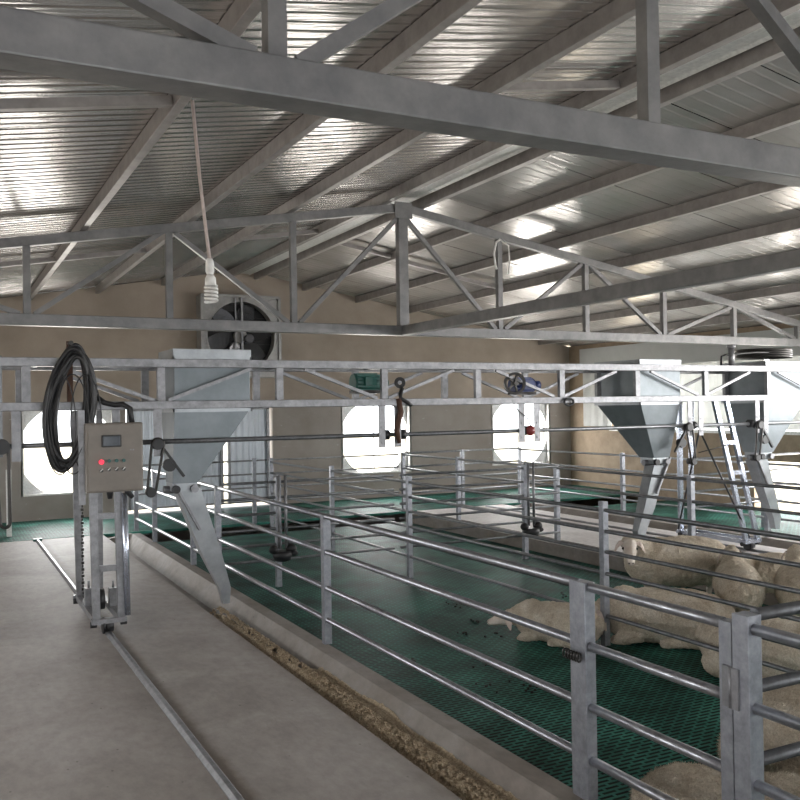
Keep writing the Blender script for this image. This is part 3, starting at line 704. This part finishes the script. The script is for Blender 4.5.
fence('pen_fence', 'dark six-rail cross fence behind the empty front pen', 'x', 9.25, 2.64, 4.70, [3.27], (1.05, .88, .71, .54, .37, .2), .015, 'darkpipe', zb=-.1, ztop=1.1)
fence('pen_fence', 'dark cross fence carrying the drinker nearer the second aisle', 'x', 9.25, 4.78, 7.1, [6.56], (1.05, .88, .71, .54, .37, .2), .015, 'darkpipe', zb=-.1, ztop=1.1)
fence('pen_fence', 'long fence on the near kerb of the second aisle', 'y', 7.18, -1.0, 13.8, [4.2, 7.05, 9.4, 11.9, 13.75], (1.02, .78, .54, .31, ), .018, 'darkpipe', pw=.06)
fence('pen_fence', 'far cross fence before the gable wall, from left trough to second aisle', 'x', 13.85, 2.65, 7.14, [4.5], (1.02, .8, .58, .36), .014, 'galv', zb=0)
fence('pen_fence', 'bright far cross fence closing the end of the second aisle', 'x', 13.85, 7.25, 9.75, [8.45, 9.72], (1.04, .80, .57, .33), .018, 'pipe', zb=0)
fence('pen_fence', 'fence on the far kerb of the second aisle, behind the shiny leg frame', 'y', 9.72, -1.0, 13.8, [6.2, 8.2, 11.0], (1.02, .78, .54, .31), .016, 'pipe')
fence('pen_fence', 'cross fence in the pen beside the right wall', 'x', 9.6, 9.78, 12.85, [11.3], (1.02, .78, .54, .31), .016, 'pipe', zb=-.1)

# drinkers ----------------------------------------------------------
for x, lab in ((3.27, 'black drinker on the cross fence of the empty front pen'), (6.56, 'black drinker on the cross fence nearer the second aisle')):
    y = 9.12; t = thing('drinker', lab, 'drinker', (x, y, .2), 'black drinkers on the cross fences')
    m = MB(); m.tube([(x, y, .20), (x, y, .215), (x, y, .26), (x, y, .31)], [.06, .09, .105, .10], 20)
    m.ell((x - .10, y, .33), (.05, .06, .05)); m.ell((x + .10, y, .33), (.06, .06, .05)); m.ell((x + .12, y - .02, .28), (.05, .04, .03)); m.build('bowl', 'black', t)
    for dx in (-.035, .045): MB().cyl((x + dx, y, .34), (x + dx, y, 1.13), .017, 10).build('supply_pipe', 'galv', t)
    m = MB(); m.tube([(x - .035, y, 1.12), (x - .08, y, 1.14), (x - .09, y, 1.10)], .015, 8); m.build('valve', 'galv', t)

# feed and dung -----------------------------------------------------
m = MB(); ny, nx = 330, 18; vs = []
for j in range(ny):
    y = 1.0 + (8.35 - 1.0) * j / (ny - 1); row = []
    fade = max(0, min(1, (8.35 - y) / .5)); amp = .75 + .35 * noise.noise(Vector((0, y * 1.1, 3)))
    wid = (.165 + .05 * noise.noise(Vector((2, y * 1.7, 0)))) if y > 6 else .245 + .03 * noise.noise(Vector((2, y * 1.7, 0)))
    for i in range(nx):
        u = i / (nx - 1); x = 2.172 + wid * u
        h = (.12 * math.sin(math.pi * min(1, u * 1.05 + .02)) ** .7 + .02 * u) * amp * fade
        h += .014 * noise.noise(Vector((x * 22, y * 22, 0))) * fade
        base = -.118 if x < 2.35 else -.12 + (x - 2.35) / .13 * .17
        row.append(m.bm.verts.new((x, y, max(base + .003, base - .006 + h))))
    vs.append(row)
for j in range(ny - 1):
    for i in range(nx - 1): f = m.bm.faces.new((vs[j][i], vs[j][i + 1], vs[j + 1][i + 1], vs[j + 1][i])); f.smooth = True
rp = random.Random(5)
for _ in range(2600):
    y = 1.5 + rp.random() * 6.7; u = rp.random(); x = 2.19 + .2 * u; z = -.11 + .105 * math.sin(math.pi * u) + rp.uniform(-.005, .008); s = rp.uniform(.004, .009)
    m.box(x - s, x + s, y - s, y + s * 1.3, z - s, z + s)
tag(m.build('ground_feed', 'feed'), 'coarse brown feed lying in the left concrete trough', 'feed', kind='stuff')
m = MB(); rd = random.Random(9)
def clump(x, y, n):
    for _ in range(n):
        m.ell((x + rd.gauss(0, .05), y + rd.gauss(0, .07), -.09), (rd.uniform(.008, .015),) * 2 + (.008,), None, 7, 5)
for (x, y, n) in ((3.95, 6.5, 5), (4.15, 6.3, 4), (4.25, 6.8, 6), (3.6, 5.6, 4), (3.35, 5.2, 6), (3.55, 5.0, 7), (4.4, 7.4, 5), (3.2, 6.0, 3), (5.6, 7.2, 6), (6.2, 6.6, 5)): clump(x, y, n)
tag(m.build('droppings', 'dung'), 'small dark droppings scattered on the green slats', 'droppings', kind='stuff')

# ------------------------------------------------------------------ sheep
def sheep_body(stand, head, hdir, seed, tufts=0, graze=False, len_=1.0):
    """one continuous wool body with legs, neck and head; forward = +X, feet at z=0"""
    m = MB(); h = .50 if stand else .235
    L = len_
    for q in range(15):
        u = q / 14 * 2 - 1; x = .02 + .36 * u; r = .242 * (1 - .20 * abs(u) ** 3.0) * (1 - .04 * u)
        m.ell((x * L, 0, h), (.17, r * (1 if stand else 1.12), r * (1.0 if stand else .95)))
    m.ell((-.50 * L, 0, h + .02), (.06, .05, .10))                        # tail
    hp = Vector(head); hd = Vector(hdir).normalized(); nb = Vector((.36 * L, 0, h + .07))
    for k in range(7):
        f = k / 6; p = nb.lerp(hp - hd * .03, f); r = .095 * (1 - f) ** 1.3 + .078; m.ell(p, (r, r, r))
    up = Vector((0, 0, 1)); sd = hd.cross(up).normalized()
    rot = Matrix((hd, sd, sd.cross(hd) * -1 if False else hd.cross(sd) * -1)).transposed()
    for d, r in ((-.03, .085), (.03, .088), (.08, .078), (.13, .064), (.18, .054), (.215, .046)):
        p = hp + hd * d; m.ell(p, (r * 1.1, r * .86, r), rot)
    if stand:
        for sx, fr in ((.28, 1), (-.30, 0)):
            for sy in (-.105, .105):
                if fr: pts = [(sx, sy, h - .08), (sx + .01, sy, .30), (sx, sy, .17), (sx + .01, sy, .06), (sx + .03, sy, .02)]
                else: pts = [(sx + .04, sy, h - .04), (sx + .03, sy, .33), (sx - .07, sy, .23), (sx - .04, sy, .07), (sx - .01, sy, .02)]
                m.tube(pts, [.095, .055, .034, .025, .032] if fr else [.12, .075, .037, .026, .032], 12)
    else:
        for sx, sy in ((.30, .16), (.26, -.17)): m.tube([(sx - .08, sy, .10), (sx + .08, sy * 1.05, .07), (sx + .16, sy, .045), (sx + .02, sy * .9, .03)], [.07, .05, .032, .03], 12)
        for sy in (.19, -.2): m.ell((-.27, sy, .12), (.17, .09, .11)); m.tube([(-.2, sy, .08), (-.05, sy * 1.15, .04), (.05, sy * 1.1, .03)], [.06, .035, .028], 12)
    bmesh.ops.recalc_face_normals(m.bm, faces=m.bm.faces)
    me = bpy.data.meshes.new('body'); m.bm.to_mesh(me); m.bm.free()
    o = bpy.data.objects.new('tmp', me); COL.objects.link(o)
    md = o.modifiers.new('r', 'REMESH'); md.mode = 'VOXEL'; md.voxel_size = .013
    sm = o.modifiers.new('s', 'SMOOTH'); sm.iterations = 7; sm.factor = .6
    bpy.context.view_layer.update()
    out = bpy.data.meshes.new_from_object(o.evaluated_get(bpy.context.evaluated_depsgraph_get()))
    bpy.data.objects.remove(o); out.name = 'body'
    out.materials.clear(); out.materials.append(M['wool']); out.materials.append(M['face'])
    off = Vector((seed * 7.1, seed * 3.3, 0)); nrm = [v.normal.copy() for v in out.vertices]
    def isface(c):
        a = (c - hp).dot(hd); return (a > -.01 and (c - hp - hd * a).length < .115)
    for v, n in zip(out.vertices, nrm):
        c = v.co
        if isface(c) or (c.z < .25 and stand): continue
        a = noise.noise((c + off) * 7) * .012 + noise.noise((c + off) * 26) * .010 + noise.noise((c + off) * 75) * .005
        v.co = c + n * (a + .012)
    if not stand:
        for v in out.vertices: v.co.z = max(v.co.z, .004)
    for p in out.polygons:
        p.use_smooth = True; c = p.center
        if isface(c) or (stand and c.z < .24): p.material_index = 1
    if tufts:
        bm = bmesh.new(); bm.from_mesh(out); rt = random.Random(seed); fs = [f for f in bm.faces if f.material_index == 0]
        src = [(f.calc_center_median(), f.normal.copy()) for f in rt.sample(fs, min(tufts, len(fs)))]
        for c, n in src:
            d = (n + Vector((rt.gauss(0, .5), rt.gauss(0, .5), rt.gauss(0, .5)))).normalized(); sd_ = d.cross(Vector((rt.random(), rt.random(), rt.random()))).normalized() * .0028; l = rt.uniform(.016, .034)
            a = bm.verts.new(c - sd_); b = bm.verts.new(c + sd_); e = bm.verts.new(c + d * l + Vector((0, 0, -.005))); f = bm.faces.new((a, b, e)); f.material_index = 0
        bm.to_mesh(out); bm.free()
    return out, hp, hd, sd
def make_sheep(name, label, mesh_data, loc, heading, sc=1.0):
    me, hp, hd, sd = mesh_data
    t = thing(name, label, 'sheep', loc)
    t.rotation_euler = (0, 0, math.radians(heading)); t.scale = (sc, sc, sc)
    def add(mb, nm, mat):
        bmesh.ops.recalc_face_normals(mb.bm, faces=mb.bm.faces)
        d = bpy.data.meshes.new(nm); mb.bm.to_mesh(d); mb.bm.free(); d.materials.append(M[mat]); o = bpy.data.objects.new(nm, d); COL.objects.link(o); o.parent = t; return o
    b = bpy.data.objects.new('body', me); COL.objects.link(b); b.parent = t
    upv = sd.cross(hd)
    if upv.z < 0: upv = -upv
    for s in (-1, 1):
        m = MB(); p0 = hp + sd * s * .06 + upv * .04 - hd * .0; secs = []
        for f, w in ((0, .02), (.3, .042), (.65, .040), (1, .010)):
            p = p0 + sd * s * (.10 * f ** .7) - upv * (.16 * f * f) + hd * .02 * f
            secs.append([p + hd * w, p + hd * w * .3 + sd * s * .008, p - hd * w, p - hd * w * .3 - sd * s * .006])
        m.loft(secs); add(m, 'ear', 'ear')
        m = MB(); m.ell(hp + hd * .07 + sd * s * .066 + upv * .026, (.013, .013, .013), None, 10, 8); add(m, 'eye', 'eye')
        m = MB(); m.ell(hp + hd * .252 + sd * s * .018 + upv * .01, (.008, .008, .006), None, 8, 6); add(m, 'nostril', 'eye')
    return t
FZ = -.1
stA = sheep_body(True, (.56, .17, .70), (.25, .95, -.75), 1)
stB = sheep_body(True, (.66, 0, .74), (1, .1, -.45), 2)
lyA = sheep_body(False, (.62, .14, .26), (.8, .55, -.25), 3)
lyB = sheep_body(False, (.62, -.08, .42), (.9, -.3, -.3), 4)
nearA = sheep_body(False, (.55, .1, .3), (1, .2, -.2), 5, 26000)
nearB = sheep_body(True, (.60, .1, .52), (1, .2, -.5), 6, 26000)
def frompx(a): return a
make_sheep('sheep', 'standing cream sheep with a drooping-eared head turned to the viewer, by the dividing fence post', stA, (6.14, 6.20, FZ), 156, .92)
make_sheep('sheep', 'standing cream sheep seen from behind, left one of the two rumps side by side', stB, (5.96, 5.34, FZ), 48, .78)
make_sheep('sheep', 'standing cream sheep seen from behind, right one of the two rumps side by side', stB, (6.30, 5.0, FZ), 42, .80)
make_sheep('sheep', 'sheep standing farthest back, only its head and shoulder above the others', stA, (6.78, 5.72, FZ), 165, .72)
make_sheep('sheep', 'sheep at the right edge whose dark-nosed head looks out past the rumps', stA, (6.62, 4.35, FZ), 160, .86)
make_sheep('sheep', 'cream sheep lying on the slats before the dividing fence, head low to the left', lyA, (4.48, 5.86, FZ), 120, .68)
make_sheep('sheep', 'sheep lying behind the lower rails just right of the dividing fence post', lyA, (5.23, 5.42, FZ), 138, .92)
make_sheep('sheep', 'sheep lying behind the gate upright, nearest of the two beyond the dividing fence', lyB, (5.14, 4.36, FZ), -66, .9)
make_sheep('sheep', 'woolly sheep back rising at the bottom edge under the near gate', nearA, (3.02, 2.80, FZ), -46, .70)
make_sheep('sheep', 'woolly sheep at the lower right corner behind the cross fence, upper one', nearA, (4.05, 3.25, FZ), 8, .9)
make_sheep('sheep', 'sheep low in the right corner, below the other, partly cut by the frame', nearA, (3.74, 2.66, FZ), -5, .62)

# ------------------------------------------------------------------ light
w = bpy.data.worlds.new('World'); SC.world = w; w.use_nodes = True; wt = w.node_tree
bg = wt.nodes['Background']; bg.inputs['Color'].default_value = (.93, .97, 1.0, 1); bg.inputs['Strength'].default_value = 5.0
def area(name, loc, rot, sx, sy, power, col=(1, .98, .95)):
    l = bpy.data.lights.new(name, 'AREA'); l.shape = 'RECTANGLE'; l.size = sx; l.size_y = sy; l.energy = power; l.color = col
    o = bpy.data.objects.new(name, l); o.location = loc; o.rotation_euler = rot; COL.objects.link(o); return o
R = math.radians
for (x0, x1, z0, z1) in WINS:
    area('daylight', ((x0 + x1) / 2, YF + .22, (z0 + z1) / 2), (R(90), 0, R(180)), (x1 - x0) * .9, (z1 - z0) * .9, 60).rotation_euler = (R(-90), 0, 0)
for y0, y1, z0, z1 in LW:
    area('daylight', (XL - .15, (y0 + y1) / 2, (z0 + z1) / 2), (0, R(-90), 0), z1 - z0, y1 - y0, 22)
area('daylight', (XR + .18, 5.5, 1.97), (0, R(90), 0), 1.2, 17.5, 950)
area('daylight', (XR + .18, 10.6, .5), (0, R(90), 0), 1.1, 2.6, 60)
area('daylight', (1.25, YB - .15, 1.3), (R(90), 0, 0), 3.4, 2.5, 22)
area('daylight', (8.5, YB - .15, 1.75), (R(90), 0, 0), 6.8, 1.4, 46)
sun = bpy.data.lights.new('sun', 'SUN'); sun.energy = 3; sun.angle = R(1); so = bpy.data.objects.new('sun', sun); so.rotation_euler = (R(20), R(15), 0); COL.objects.link(so)

# ------------------------------------------------------------------ camera
yaw, pit, rol = R(27.43), R(.503), R(-.89)
f = Vector((math.sin(yaw) * math.cos(pit), math.cos(yaw) * math.cos(pit), math.sin(pit)))
r = Vector((math.cos(yaw), -math.sin(yaw), 0)); u = r.cross(f)
r, u = r * math.cos(rol) + u * math.sin(rol), -r * math.sin(rol) + u * math.cos(rol)
cam = bpy.data.cameras.new('camera'); cam.sensor_width = 36; cam.sensor_fit = 'HORIZONTAL'; cam.lens = 885.06 / 800 * 36; cam.clip_start = .05; cam.clip_end = 200
co = bpy.data.objects.new('camera', cam); COL.objects.link(co)
mt = Matrix((r, u, -f)).transposed().to_4x4(); mt.translation = (0, 0, H); co.matrix_world = mt
SC.camera = co
vs_ = SC.view_settings; vs_.view_transform = 'Standard'; vs_.look = 'None'; vs_.exposure = .18; vs_.gamma = 1; vs_.use_curve_mapping = False
